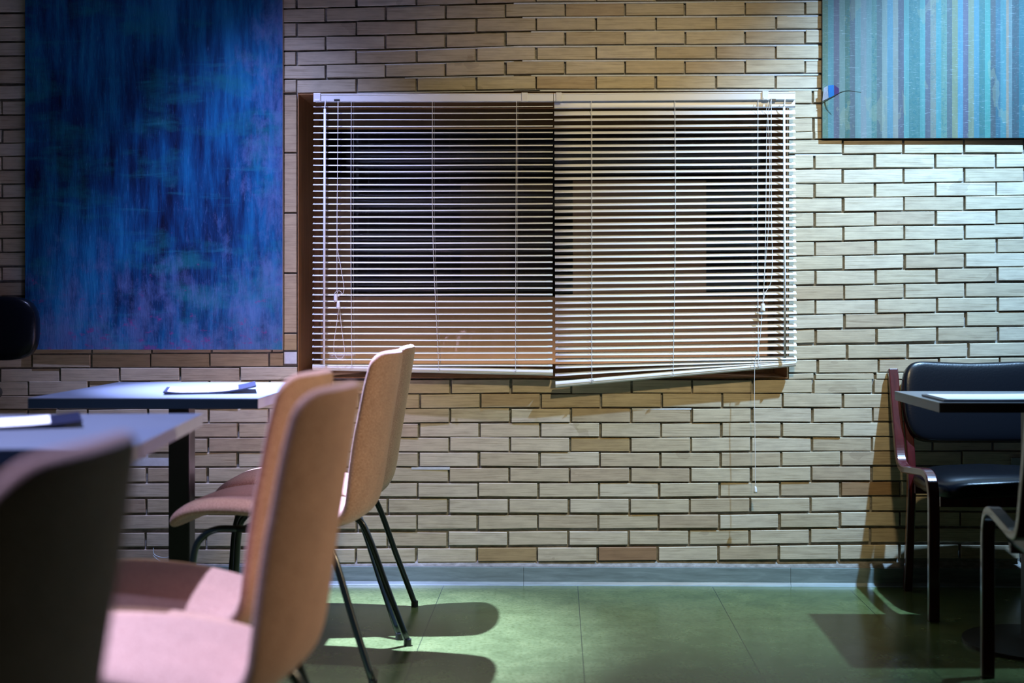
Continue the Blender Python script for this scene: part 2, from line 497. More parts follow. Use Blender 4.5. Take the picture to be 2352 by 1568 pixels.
# right of the window
XR = [1810, 1860, 2352, 3300]
right = [(205, 204, 197, 189), (239, 238.6, 231, 222), (271, 270, 263, 255), (304, 303, 297, 290), (321, 320.5, 318, 314), (354, 353.6, 352, 349),
         (389, 388.6, 384, 379), (421.5, 421.4, 417, 412), (455, 454.6, 448, 440), (489, 488, 481, 473), (522, 521, 513, 504), (556, 555, 547, 538),
         (588, 587.5, 578.6, 569), (622, 621, 613, 604), (656, 655, 646, 637), (689, 688, 681, 673), (724, 723, 714, 705), (756, 755, 748, 740),
         (791, 790, 784, 778), (827, 826, 820, 814), (857, 857, 852, 847), (872, 871, 872, 872)]
def ph_r(i):
    if i == 3: return 1869
    if i == 20: return 1871
    j = i if i < 3 else i-1
    return (1935 if j % 2 == 1 else 1869)+0.35*(i-4)+(4 if i == 19 else 0)+(5 if i == 18 else 0)
region(OX1, 3300, XR, right, ph_r, 139.4, 30.0, 5.2)
# below the window
XL = [-760, 350, 1000, 1600, 2000, 3300]
low = [(880, 873.5, 870.5, 871.5, 871, 872), (914, 907, 903.7, 902.5, 903, 905), (945, 938.5, 937, 936, 936, 938), (978, 970.5, 971, 970, 968.6, 970),
       (1012, 1005, 1003.5, 1004, 1003, 1004), (1047, 1039.5, 1037.5, 1038, 1035.5, 1036), (1080, 1073, 1072, 1073, 1069, 1069), (1114, 1107, 1107, 1107, 1104.6, 1105),
       (1150, 1143.6, 1142.5, 1143, 1138, 1138), (1186, 1180, 1179, 1180, 1174, 1174), (1224, 1218, 1218, 1216, 1210, 1210), (1264, 1260, 1257, 1253, 1247, 1247),
       (1296, 1295, 1293, 1288, 1286, 1286)]
region(-760, 3300, XL, low, lambda i: (1035-0.7*i) if i % 2 == 0 else (1104.5-0.9*i), 138.7, 30.4, 5.4,
       skip=lambda a, b, y: 1030 < y < 1046 and a < 405 and b > 130)
for k in range(-6, 14):          # top row left over the sunk patch: whole bricks of the sill course
    pass
me = bpy.data.meshes.new('brick_facing'); bmesh.ops.recalc_face_normals(brick_bm, faces=brick_bm.faces)
brick_bm.to_mesh(me); brick_bm.free(); me.materials.append(M_brick)
bo = bpy.data.objects.new('brick_facing', me); C.objects.link(bo); bo.parent = wall

# joints struck flush, where the pale mortar catches the light
bm = bmesh.new()
def strip(x0, x1, ya, yb, hpx):
    n = max(2, int((x1-x0)/60)); top_ = []; bo_ = []
    for i in range(n+1):
        x = x0+(x1-x0)*i/n; y = ya+(yb-ya)*i/n
        top_.append(wp(x, y-hpx*0.3)); bo_.append(wp(x, y+hpx*0.7))
    for i in range(n):
        a, b, c, d = top_[i], top_[i+1], bo_[i+1], bo_[i]
        v = [bm.verts.new((p.x, YW-0.0008, p.z)) for p in (a, b, c, d)]+[bm.verts.new((p.x, YM+0.001, p.z)) for p in (a, b, c, d)]
        for f in ((0,1,2,3), (0,4,5,1), (1,5,6,2), (2,6,7,3), (3,7,4,0)): bm.faces.new([v[k] for k in f])
for i, (ya, yb) in enumerate([(5.6, 1), (38.4, 34.5), (71, 68), (104.7, 102), (137.5, 136), (171.8, 169), (205.7, 204)]):
    strip(1180+20*(i % 3), 1880, ya+1.6, yb+1.6, 3.4)
for x0, x1, ya, yb in ((820, 1180, 119.5, 107), (760, 1180, 151, 141), (930, 1180, 179, 174), (820, 1240, 213.5, 207.5), (890, 1010, 17.5, 12.5)):
    strip(x0, x1, ya, yb, 2.2)
strip(1826, 1934, 355.5, 355.0, 3.2); strip(1452, 1588, 938.3, 938, 3.5); strip(945, 1033, 1074.5, 1074.5, 5)
obj('flush_mortar', bm, M_ledge, wall)

# bare plaster where bricks are missing, and one whitewashed half brick
bm = bmesh.new(); a = wp(652.5, 808); b = wp(681.5, 835); box(bm, a.x, b.x, YW-0.001, YM+0.004, b.z, a.z)
a = wp(180, 1042); b = wp(404, 1070); box(bm, a.x, b.x, YW+0.004, YM+0.004, b.z, a.z)
obj('plaster_patch', bm, M_ledge, wall)
# mortar fillet under the lowest course
bm = bmesh.new(); a = wp(-760, 1290); b = wp(3300, 1303)
vs = [bm.verts.new((x, y, z)) for x in (-3.2, 3.2) for (y, z) in ((YM, 0.088), (YW-0.004, 0.066), (YW-0.004, 0.0), (YM, 0.0))]
for f in ((0,1,2,3), (4,7,6,5), (0,4,5,1), (1,5,6,2), (2,6,7,3), (3,7,4,0)): bm.faces.new([vs[i] for i in f])
obj('mortar_fillet', bm, M_mortar, wall)

# baseboard in lengths
bm = bmesh.new()
xs = [-3.2, wp(590, 0).x, wp(1203, 0).x, wp(1815, 0).x, wp(2430, 0).x, 3.2]
for x0, x1 in zip(xs, xs[1:]):
    vs = [bm.verts.new((x, y, z)) for x in (x0+0.0006, x1-0.0006) for (y, z) in
          ((YW-0.004, 0.064), (YW-0.009, 0.063), (YW-0.010, 0.012), (YW-0.016, 0.003), (YW-0.020, 0.0), (YW-0.004, 0.0))]
    n = 6
    bm.faces.new(vs[:n]); bm.faces.new(vs[n:][::-1])
    for i in range(n):
        j = (i+1) % n; bm.faces.new((vs[i], vs[i+n], vs[j+n], vs[j]))
S('baseboard_back', bm, M_base)

# ------------------------------------------------------------------ window
YG = 4.975                        # front of the sash
win = empty('window_1', ((ox0+ox1)/2, YG, oz0), kind='structure')
def wobj(name, bm, mat, **k):
    o = obj(name, bm, mat, **k); o.parent = win
    o.matrix_parent_inverse = Matrix.Translation(-win.location); return o
bm = bmesh.new()
tj = 0.004
box(bm, ox0, ox0+tj, YW-0.001, YG+0.04, oz0, oz1); box(bm, ox1-tj, ox1, YW-0.001, YG+0.04, oz0, oz1)
box(bm, ox0+tj, ox1-tj, YW-0.001, YG+0.04, oz1-tj, oz1); box(bm, ox0+tj, ox1-tj, YW-0.001, YG+0.04, oz0, oz0+tj)
wobj('jamb_lining', bm, M_jamb)
bm = bmesh.new()
q = lambda px, py: at(px, py, YG)
fx0, fx1 = ox0+tj, ox1-tj; fz0, fz1 = oz0+tj, oz1-tj
fb = q(900, 836).z; ft = q(900, 247).z
sx = q(1765, 700).x
box(bm, fx0, fx0+0.022, YG, YG+0.04, fz0, fz1); box(bm, sx, fx1, YG, YG+0.04, fz0, fz1)
box(bm, fx0+0.022, sx, YG, YG+0.04, ft, fz1); box(bm, fx0+0.022, sx, YG, YG+0.04, fz0, fb)
wobj('window_frame', bm, M_jamb, bevel=0.002)
bm = bmesh.new(); box(bm, fx0+0.022, sx, YG+0.018, YG+0.022, fb, ft); wobj('window_pane', bm, M_glass)

# boards nailed up outside the glass
YB = 5.06
def board(name, px0, px1, py0, py1, Y, th, mat, label, cat='board', group=None):
    a, b = at(px0, py0, Y), at(px1, py1, Y)
    bm = bmesh.new(); box(bm, a.x, b.x, Y, Y+th, b.z, a.z)
    return obj(name, bm, mat, bevel=0.001, label=label, cat=cat)
board('plywood_panel', 640, 1840, 681, 905, YB+0.03, 0.012, M_board, 'wide brown plywood panel across the bottom of the window behind the glass')
board('plywood_panel', 1316, 1622, 415, 679.5, YB+0.03, 0.012, M_board, 'tall brown plywood panel standing behind the right-hand blind')
board('wooden_post', 640, 805, 412, 679.5, YB+0.03, 0.03, M_boardv, 'brown upright post behind the left end of the window', 'post')
board('wooden_beam', 640, 1840, 190, 292, YB+0.01, 0.03, M_boardv, 'brown beam across the top of the window behind the glass', 'beam')
board('dim_panel', 1058, 1270, 420, 679, YB+0.16, 0.012, M_dimbrown, 'dim brown panel behind the right half of the left-hand blind', 'panel')
board('dark_void_sheet', 560, 1930, 110, 960, YB+0.30, 0.02, M_dark, 'dark sheet standing in for the dark void behind the window boards', 'panel')  # darkness of the void is put into this sheet's colour
bm = bmesh.new()
a, b = at(560, 110, YB+0.3), at(1930, 960, YB+0.3)
box(bm, a.x-0.02, a.x, YM+0.285, YB+0.32, b.z, a.z); box(bm, b.x, b.x+0.02, YM+0.285, YB+0.32, b.z, a.z)
box(bm, a.x-0.02, b.x+0.02, YM+0.285, YB+0.32, a.z, a.z+0.02); box(bm, a.x-0.02, b.x+0.02, YM+0.285, YB+0.32, b.z-0.02, b.z)
S('trim_1', bm, M_dark)

# ------------------------------------------------------------------ venetian blinds
YBL = 4.640
def slats_bm(rows, tilt_deg, Y):
    """rows: (xl, yl, xr, yr, tilt, sag)"""
    bm = bmesh.new()
    for (xl, yl, xr, yr, tilt, sag) in rows:
        a, b = at(xl, yl, Y), at(xr, yr, Y)
        w = 0.025; th = math.radians(tilt)
        rings = []
        NS = 12
        wob = random.uniform(-0.0006, 0.0006)
        for s in range(NS+1):
            f = s/NS
            c = a.lerp(b, f)+Vector((0, 0, -sag*math.sin(math.pi*f)+wob*math.sin(2*math.pi*f)))
            tt = th+math.radians(random.uniform(-0.5, 0.5))
            top = []; bot = []
            for m in range(5):
                u = (m/4-0.5)
                crown = 0.0022*(1-4*u*u)
                yy = u*w; zz = crown
                # u=-0.5 is the room edge, tilted down
                y2 = yy*math.cos(tt)-zz*math.sin(tt); z2 = yy*math.sin(tt)+zz*math.cos(tt)
                top.append(c+Vector((0, y2, z2+0.0006))); bot.append(c+Vector((0, y2, z2-0.0006)))
            rings.append(top+bot[::-1])
        ring_loft(bm, rings)
    return bm

def blind(spec):
    root = empty('venetian_blind', at((spec['x0']+spec['x1'])/2, spec['rail'][0][1], YBL), label=spec['label'], cat='blind')
    inv = Matrix.Translation(-root.location)
    def P(name, bm, mat, par=root, **k):
        o = obj(name, bm, mat, **k); o.parent = par
        if par is root: o.matrix_parent_inverse = inv
        return o
    # head rail: U channel with a top lip
    (hx0, hy0), (hx1, hy1) = spec['head']
    a, b = at(hx0, hy0, YBL-0.016), at(hx1, hy1, YBL-0.016)
    h = 0.026
    bm = bmesh.new()
    prof = [(-0.014, 0), (-0.014, -h), (0.016, -h), (0.016, 0), (0.013, 0), (0.013, -h+0.003), (-0.011, -h+0.003), (-0.011, -0.003), (-0.014, -0.003)]
    prof = [(-0.014, 0.0), (-0.014, -h), (0.018, -h), (0.018, 0.0)]
    ring_loft(bm, [[Vector((p.x, YBL+y, p.z+z)) for (y, z) in prof] for p in (a, b)])
    ring_loft(bm, [[Vector((p.x, YBL+y, p.z+z)) for (y, z) in [(-0.0155, 0.0015), (-0.0155, -0.0035), (-0.010, -0.0035), (-0.010, 0.0015)]] for p in (a, b)])
    hr = P('headrail', bm, M_white, bevel=0.0012)
    for bx0, bx1 in spec['brackets']:
        p0 = at(bx0, hy0+(hy1-hy0)*((bx0-hx0)/(hx1-hx0)), YBL-0.018); p1 = at(bx1, 0, YBL-0.018)
        bm = bmesh.new()
        box(bm, p0.x, p1.x, YBL-0.0195, YBL-0.0158, p0.z-h-0.002, p0.z+0.004)
        box(bm, p0.x, p1.x, YBL-0.0158, YBL+0.036, p0.z+0.0018, p0.z+0.0045)
        box(bm, p0.x+0.003, p1.x-0.003, YBL-0.0215, YBL-0.0195, p0.z-h-0.001, p0.z-h+0.007)
        P('bracket', bm, M_plastic, bevel=0.0008)
    p0 = at(spec['slot'][0], hy0, YBL-0.018); p1 = at(spec['slot'][1], 0, YBL-0.018)
    bm = bmesh.new(); box(bm, p0.x, p1.x, YBL-0.0165, YBL-0.0135, p0.z-h+0.0008, p0.z-h+0.008)
    P('cord_slot', bm, M_metal)
    P('slats', slats_bm(spec['rows'], 0, YBL), M_white, smooth=True, auto=True)
    # bottom rail
    (bx0, by0), (bx1, by1) = spec['rail']
    a, b = at(bx0, by0, YBL-0.008), at(bx1, by1, YBL-0.008)
    bm = bmesh.new()
    n = 22; rings = []
    for p in [a.lerp(b, f/10) for f in range(11)]:
        r = []
        for k in range(n):
            an = 2*math.pi*k/n
            yy = 0.0125*math.cos(an); zz = 0.0115*math.sin(an)
            if k % 4 == 0: yy *= 0.93; zz *= 0.93
            r.append(p+Vector((0, yy+0.008, zz)))
        rings.append(r)
    ring_loft(bm, rings)
    P('bottom_rail', bm, M_white)
    # ladders: front and back string with knot clip at the rail
    for (lx, tx, bx) in spec['ladders']:
        f = (bx-bx0)/(bx1-bx0); yb = by0+(by1-by0)*f
        pt = at(tx, hy0+14, YBL-0.0135); pm = at(lx, (hy0+yb)/2, YBL-0.0135); pbm = at(bx, yb, YBL-0.0135)
        bm = bmesh.new()
        tube(bm, [pt, pm, pbm], 0.00095, 6, 6)
        tube(bm, [p+Vector((0.0045, 0.027, 0.002)) for p in (pt, pm, pbm)], 0.00075, 6, 6)
        if spec['knots']:
            for k in range(3):
                c = pbm+Vector((random.uniform(-0.004, 0.004), -0.001, random.uniform(-0.003, 0.002)))
                rr = random.uniform(0.0035, 0.006)
                tube(bm, [c+Vector((rr*math.cos(t*math.pi/5+k), -0.001*k, rr*0.9*math.sin(t*math.pi/5+k*2))) for t in range(10)], 0.0007, 5)
        P('ladder_cord', bm, M_cord)
    # wand
    (wx0, wy0), (wx1, wy1) = spec['wand']
    bm = bmesh.new()
    a, b = at(wx0, wy0, YBL-0.024), at(wx1, wy1, YBL-0.024)
    tube(bm, [a, b], 0.0043, 8)
    tube(bm, [a+Vector((0, 0, 0.0)), a+Vector((0, 0.001, 0.008))], 0.0028, 8)
    w = P('tilt_wand', bm, M_plastic, smooth=True)
    bm = bmesh.new()
    top = at(wx0+2, hy0+12, YBL-0.018)
    tube(bm, [top, a+Vector((0.001, -0.001, 0.009)), a+Vector((0, 0.001, 0.004))], 0.0022, 8, 4)
    ho = obj('wand_hook', bm, M_plastic); ho.parent = w
    # lift cords
    for pts, r in spec['cords']:
        bm = bmesh.new()
        tube(bm, [at(x, y, YBL-0.024-d) for (x, y, d) in pts], r, 6, 5)
        P('lift_cord', bm, M_cord)
    for (tx, ty, hh, r0, r1) in spec['tassels']:
        bm = bmesh.new()
        p = at(tx, ty, YBL-0.026)
        tube(bm, [p, p-Vector((0, 0, hh*0.25)), p-Vector((0, 0, hh))], r0, 12, 3, r1)
        P('cord_tassel', bm, M_plastic, smooth=True)
    return root

rowsL = []
for i in range(40):
    y = 246.0+14.84*i
    rowsL.append((721-0.07*i*1.0, y, 1270-0.03*i, y-1.2+0.05*i*0.6, 12.5 if i else 9, 0.0004+0.0006*(i % 3 == 0)))
rowsL.append((719, 838, 1269, 839, 12, 0.0))
blind(dict(x0=720, x1=1270, label='white slatted blind covering the left half of the window, slats almost fully open',
    head=((722, 216), (1271, 215)), brackets=[(720, 736), (1198, 1212)], slot=(767, 780), rows=rowsL,
    rail=((718, 843), (1270, 855.5)), knots=True,
    ladders=[(806, 807, 808), (994, 993, 1008), (1185, 1186, 1184)],
    wand=((746, 250), (744, 838)),
    cords=[([(776, 232, 0), (776, 330, 0), (774, 500, 0), (774, 669, 0)], 0.0010),
           ([(777, 232, 0.002), (775, 420, 0.002), (775, 560, 0.002), (784, 620, 0.002), (790, 660, 0.002), (787, 674, 0.002), (779, 676, 0.002)], 0.0009),
           ([(774, 668, 0), (769, 674, 0.003), (778, 680, 0.004), (784, 672, 0.003), (777, 668, 0.001), (771, 682, 0.003), (768, 695, 0.002)], 0.0009),
           ([(778, 708, 0), (774, 740, 0), (768, 780, 0), (767, 805, 0), (774, 822, 0), (786, 822, 0), (791, 805, 0), (788, 780, 0), (783, 740, 0), (780, 708, 0)], 0.0009)],
    tassels=[(771, 676, 0.026, 0.0075, 0.0062), (777, 692, 0.026, 0.0040, 0.0072)]))

rowsR = []
for i in range(41):
    yl = 244.0+14.95*i if i else 242
    yr = 241.0+14.72*i if i else 239
    if i == 1: yl, yr = 260.5, 257
    if i > 1: yl = 260.5+14.97*(i-1); yr = 257+14.83*(i-1)
    tilt = 26 if i > 1 else (82 if i == 0 else 44)
    if i > 1:
        if yl > 850: continue
    xl = 1273+0.07*i; xr = 1826+0.08*i
    if i == 38: yl, yr = 812.8, 808
    if i == 39: yl, yr = 827, 821
    if i == 40: yl, yr = 842, 826
    rowsR.append((xl, yl, xr, yr, tilt, 0.0003))
rowsR.append((1275, 860.5, 1828, 828, 22, 0.0))
blind(dict(x0=1273, x1=1828, label='white slatted blind on the right half of the window, its bottom rail hanging crooked',
    head=((1272, 215), (1827, 211)), brackets=[(1277, 1290), (1751, 1765)], slot=(1769, 1782), rows=rowsR,
    rail=((1276, 883), (1828, 834)), knots=True,
    ladders=[(1359, 1358, 1359), (1551, 1550, 1546), (1740, 1741, 1742)],
    wand=((1801, 246), (1803, 822)),
    cords=[([(1772, 228, 0), (1771, 330, 0), (1772, 500, 0), (1774, 600, 0), (1770, 650, 0), (1758, 672, 0), (1752, 698, 0)], 0.0010),
           ([(1771, 228, 0.001), (1762, 280, 0.001), (1760, 400, 0.001), (1758, 560, 0.001), (1755, 640, 0.001), (1752, 698, 0.001)], 0.0008),
           ([(1766, 230, 0.002), (1760, 255, 0.002), (1764, 270, 0.002), (1768, 380, 0.002), (1765, 520, 0.002), (1757, 620, 0.002), (1753, 698, 0.002)], 0.0007),
           ([(1750, 718, 0), (1748, 750, 0), (1744, 790, 0), (1738, 815, 0), (1734, 832, 0), (1733, 900, 0), (1734, 1000, 0), (1735, 1119, 0)], 0.0009),
           ([(1744, 778, 0.001), (1740, 800, 0.001), (1748, 830, 0.001)], 0.0007)],
    tassels=[(1752, 697, 0.028, 0.0060, 0.0085), (1735, 1117, 0.022, 0.0030, 0.0065)]))

# ------------------------------------------------------------------ paintings
def painting(name, px0, px1, py1, ztop, face_mat, edge_mat, label, Y=YW-0.004, depth=0.016):
    a, b = at(px0, py1, Y-depth), at(px1, py1, Y-depth)
    root = empty(name, ((a.x+b.x)/2, Y, a.z), label=label, cat='painting')
    bm = bmesh.new(); box(bm, a.x, b.x, Y-depth+0.001, Y, a.z, ztop)
    e = obj('canvas_edge', bm, edge_mat, bevel=0.002); e.parent = root; e.matrix_parent_inverse = Matrix.Translation(-root.location)
    return root, a.x, b.x, a.z, Y-depth
root, x0, x1, z0, yf = painting('blue_painting', 57, 649.5, 803, 2.35, M_bluep, M_ctrim,
    'large abstract painting in streaky deep blues hanging left of the window')
bm = bmesh.new(); nx, nz = 60, 90
g = [[bm.verts.new((x0+0.0008+(x1-x0-0.0016)*i/nx, yf, z0+0.001+(2.349-z0)*j/nz)) for j in range(nz+1)] for i in range(nx+1)]
for i in range(nx):
    for j in range(nz): bm.faces.new((g[i][j], g[i+1][j], g[i+1][j+1], g[i][j+1]))
o = obj('painted_canvas', bm, M_bluep); o.parent = root; o.matrix_parent_inverse = Matrix.Translation(-root.location)

root, x0, x1, z0, yf = painting('striped_painting', 1888, 2600, 318, 2.35, M_strip, M_cedge,
    'abstract painting of vertical turquoise and lilac stripes with a torn left edge', depth=0.011)
# stripes read left to right: (end px, colour, scraping amount)
ST = [(1902,(0.16,0.33,0.30),.8),(1915,(0.13,0.38,0.52),0),(1928,(0.15,0.18,0.32),.1),(1941,(0.22,0.37,0.42),.1),(1952,(0.10,0.24,0.24),1),(1964,(0.13,0.19,0.28),.2),
      (1977,(0.20,0.40,0.50),0),(1990,(0.28,0.38,0.50),.1),(2002,(0.22,0.40,0.50),.2),(2014,(0.15,0.33,0.36),.9),(2026,(0.13,0.21,0.28),0),(2038,(0.30,0.42,0.48),0),
      (2051,(0.15,0.36,0.56),0),(2063,(0.34,0.40,0.44),.1),(2076,(0.13,0.16,0.26),0),(2088,(0.15,0.42,0.50),0),(2113,(0.09,0.28,0.34),1),(2125,(0.13,0.42,0.50),0),
      (2137,(0.14,0.17,0.27),0),(2150,(0.28,0.34,0.36),.5),(2162,(0.11,0.40,0.52),0),(2175,(0.18,0.36,0.36),.8),(2187,(0.12,0.18,0.24),0),(2200,(0.28,0.35,0.26),.2),
      (2212,(0.13,0.37,0.60),0),(2224,(0.15,0.16,0.30),0),(2237,(0.29,0.36,0.30),.1),(2249,(0.11,0.33,0.50),.1),(2262,(0.07,0.25,0.30),1),(2275,(0.10,0.40,0.44),0),
      (2287,(0.10,0.14,0.20),.1),(2298,(0.07,0.20,0.34),.8),(2311,(0.10,0.32,0.44),.1),(2317,(0.40,0.33,0.30),.1),(2325,(0.20,0.32,0.42),.2),(2340,(0.07,0.13,0.20),.4),(2352,(0.05,0.22,0.34),.6)]
px = 2352; r_ = random.Random(3)
while px < 2600:
    px += 12.5; c = r_.choice(ST)[1]; ST.append((min(px, 2600), c, r_.choice((0, .2, .9))))
bm = bmesh.new(); lay = bm.loops.layers.float_color.new('stripe')
prev = 1889.0
H_ = 60
hole_z = (at(0, 240, yf).z, at(0, 196, yf).z)
for (e, col, al) in ST:
    a, b = at(prev, 0, yf).x, at(e, 0, yf).x; prev = e
    for j in range(H_):
        za = z0+0.001+(2.349-z0)*j/H_; zb = z0+0.001+(2.349-z0)*(j+1)/H_
        f = bm.faces.new([bm.verts.new(p) for p in ((a, yf, za), (b, yf, za), (b, yf, zb), (a, yf, zb))])
        for lp in f.loops: lp[lay] = (*col, al)
bmesh.ops.remove_doubles(bm, verts=bm.verts, dist=1e-6)
o = obj('painted_canvas', bm, M_strip); o.parent = root; o.matrix_parent_inverse = Matrix.Translation(-root.location)
# torn flap
def flap(pts, mat, name, lift):
    bm = bmesh.new()
    v = [bm.verts.new(at(x, y, yf-l)) for (x, y, l) in pts]
    bm.faces.new(v)
    bmesh.ops.solidify(bm, geom=bm.faces[:], thickness=0.0008)
    o = obj(name, bm, mat); o.parent = root; o.matrix_parent_inverse = Matrix.Translation(-root.location)
flap([(1889, 232, .002), (1892, 202, .010), (1901, 197, .012), (1903, 225, .006)], plain('flap_white', (0.62,0.64,0.72), 0.6, var=0.3, scale=200), 'torn_flap', 0)
flap([(1903, 225, .004), (1902.5, 196, .012), (1915, 195, .012), (1916, 219, .004)], plain('flap_blue', (0.05,0.30,0.72), 0.5), 'torn_flap', 0)
flap([(1916, 219, .004), (1916, 195, .010), (1927, 203, .006), (1927, 214, .004)], plain('flap_purple', (0.12,0.06,0.20), 0.5), 'torn_flap', 0)
bm = bmesh.new()
tube(bm, [at(1889, 236, yf-0.002), at(1903, 227, yf-0.003), at(1918, 219, yf-0.003), at(1932, 211, yf-0.002), at(1950, 208, yf-0.001), at(1978, 212, yf-0.0005)], 0.0014, 6, 4, 0.0004)
tube(bm, [at(1895, 234, yf-0.002), at(1899, 248, yf-0.002), at(1910, 263, yf-0.001)], 0.0012, 6, 4, 0.0004)
o = obj('tear_edge', bm, plain('tear_dark', (0.03,0.045,0.03), 0.8)); o.parent = root; o.matrix_parent_inverse = Matrix.Translation(-root.location)

# ------------------------------------------------------------------ upholstered chairs
SEAT_Z = 0.0
# side profile of the shell, local +y forward: (y, z, half width, thickness)
SHELL_SEAT = [(0.304,0.398,0.150,0.018),(0.303,0.408,0.175,0.032),(0.288,0.428,0.192,0.042),(0.25,0.446,0.197,0.046),(0.17,0.455,0.199,0.048),
              (0.06,0.450,0.198,0.048),(-0.03,0.436,0.192,0.047),(-0.09,0.424,0.184,0.045),(-0.130,0.420,0.176,0.042)]
SHELL_BACK = [(-0.130,0.420,0.176,0.042),(-0.157,0.425,0.170,0.041),(-0.177,0.442,0.168,0.040),(-0.190,0.468,0.170,0.038),(-0.199,0.51,0.174,0.037),(-0.208,0.57,0.175,0.036),
              (-0.219,0.64,0.174,0.035),(-0.231,0.71,0.171,0.034),(-0.243,0.78,0.168,0.033),(-0.250,0.82,0.163,0.032),(-0.255,0.845,0.157,0.030),(-0.258,0.860,0.142,0.027),(-0.260,0.870,0.118,0.020),(-0.261,0.874,0.085,0.010)]
def shell_bm(part, sub=6):
    prof = SHELL_SEAT+SHELL_BACK[1:]
    P = catmull([(p[0], p[1], 0) for p in prof], sub)
    Wd = catmull([(p[2], p[3], 0) for p in prof], sub)
    cut = (len(SHELL_SEAT)-1)*sub
    rings = []
    n = 36
    for i, p in enumerate(P):
        t = (P[min(i+1, len(P)-1)]-P[max(i-1, 0)]).normalized()
        nrm = Vector((-t.y, t.x, 0))          # in (y,z)
        hw, th = Wd[i].x, Wd[i].y
        up = max(0.0, min(1.0, (-0.10-p.x)/0.12))   # back part curls around the sitter
        r = []
        for k in range(n):
            a = 2*math.pi*k/n
            ca, sa = math.cos(a), math.sin(a)
            ex = math.copysign(abs(ca)**0.55, ca); ez = math.copysign(abs(sa)**0.8, sa)
            x = hw*ex; o_ = ez*th/2
            y = p.x+nrm.x*o_; z = p.y+nrm.y*o_
            y += up*0.030*(x/0.18)**2-up*0.012
            r.append(Vector((x, y, z)))
        rings.append(r)
    rings = rings[:cut+1] if part == 'seat' else rings[cut:]
    bm = bmesh.new(); ring_loft(bm, rings, cap=False)
    bm.verts.ensure_lookup_table()
    n0 = list(bm.verts)
    bm.faces.new(n0[:n][::-1] if part == 'seat' else n0[-n:])
    return bm
def sub_(o, lv=1):
    m = o.modifiers.new('sub', 'SUBSURF'); m.levels = lv; m.render_levels = lv
def make_chair(loc, rz, label, group=None):
    t = empty('upholstered_chair', loc, rz, label=label, cat='chair', group=group)
    obj('seat', shell_bm('seat'), M_fabric, t, smooth=True)
    obj('backrest', shell_bm('back'), M_fabric, t, smooth=True)
    for s in (-1, 1):
        # one bent tube per side: front leg, under-seat run and rear leg meet under the seat
        bm = bmesh.new(); tube(bm, [(s*0.190, 0.262, 0.012), (s*0.182, 0.250, 0.18), (s*0.176, 0.238, 0.33), (s*0.170, 0.216, 0.377), (s*0.168, 0.175, 0.398), (s*0.168, 0.12, 0.400)], 0.0095, 12, 5)
        l = obj('leg', bm, M_legs, t, smooth=True)
        bm = bmesh.new(); disc(bm, (s*0.190, 0.262, 0), 0.0115, 0.02, 16); f = obj('foot_cap', bm, M_post, l, smooth=False)
        bm = bmesh.new(); tube(bm, [(s*0.212, -0.262, 0.012), (s*0.196, -0.205, 0.17), (s*0.180, -0.150, 0.33), (s*0.172, -0.118, 0.378), (s*0.168, -0.06, 0.397), (s*0.168, 0.0, 0.400)], 0.0095, 12, 5)
        l = obj('leg', bm, M_legs, t, smooth=True)
        bm = bmesh.new(); disc(bm, (s*0.212, -0.262, 0), 0.0115, 0.02, 16); f = obj('foot_cap', bm, M_post, l, smooth=False)
    bm = bmesh.new()
    for s in (-1, 1): tube(bm, [(s*0.168, 0.12, 0.400), (s*0.168, 0, 0.400)], 0.0095, 12)
    for y in (0.10, -0.04): tube(bm, [(-0.168, y, 0.402), (0.168, y, 0.402)], 0.008, 10)
    obj('seat_frame', bm, M_legs, t, smooth=True)
    return t
def copy_tree(o, parent=None):
    c = o.copy(); C.objects.link(c); c.parent = parent
    for ch in list(o.children): copy_tree(ch, c)
    return c
GRP = 'salmon upholstered chairs along the left tables'
HP = math.pi/2
proto = make_chair((-0.735, 4.115, 0), HP, 'salmon fabric chair nearest the brick wall, tallest in sharp focus under the blind', GRP)
for (x, y, rz, lab) in [
    (-0.722, 3.650, HP-0.10, 'salmon fabric chair second from the wall, its seat under the far table'),
    (-0.727, 2.52, HP-0.10, 'salmon fabric chair farther along the near table, shadow of the tabletop across its seat'),
    (-0.609, 2.09, HP-0.11, 'blurred salmon fabric chair in front centre-left, its back towards the camera side and lilac-lit seat'),
    (-0.697, 1.21, HP-0.03, 'very blurred salmon fabric chair nearest the camera in the bottom left corner')]:
    c = copy_tree(proto); c.location = (x, y, 0); c.rotation_euler = (0, 0, rz); c['label'] = lab

# ------------------------------------------------------------------ tables
def table(loc, rz, sx, sy, h, label, mtop, mfront, mside, base=True, baser=0.24):
    t = empty('pedestal_table', loc, rz, label=label, cat='table')
    th = 0.028
    bm = bmesh.new(); box(bm, -sx/2, sx/2, -sy/2, sy/2, h-0.003, h); obj('tabletop', bm, mtop, t, bevel=0.0008)
    bm = bmesh.new(); box(bm, -sx/2+0.0005, sx/2-0.0005, -sy/2+0.0005, sy/2-0.0005, h-th, h-0.003); obj('tabletop_edge', bm, mside, t, bevel=0.001)
    if mfront:
        bm = bmesh.new(); box(bm, -sx/2+0.0005, sx/2-0.0005, -sy/2-0.0012, -sy/2+0.0005, h-th, h-0.003); obj('front_edging', bm, mfront, t)
    bm = bmesh.new(); box(bm, -0.031, 0.031, -0.031, 0.031, 0.012, h-th-0.004)
    box(bm, -0.16, 0.16, -0.02, 0.02, h-th-0.012, h-th); box(bm, -0.02, 0.02, -0.2, 0.2, h-th-0.012, h-th)
    obj('pedestal', bm, M_post, t, bevel=0.004)
    bm = bmesh.new()
    if base:
        disc(bm, (0, 0, 0), baser, 0.010, 56); disc(bm, (0, 0, 0.010), baser-0.01, 0.012, 56, 0.05)
        obj('base', bm, M_post, t)
    return t
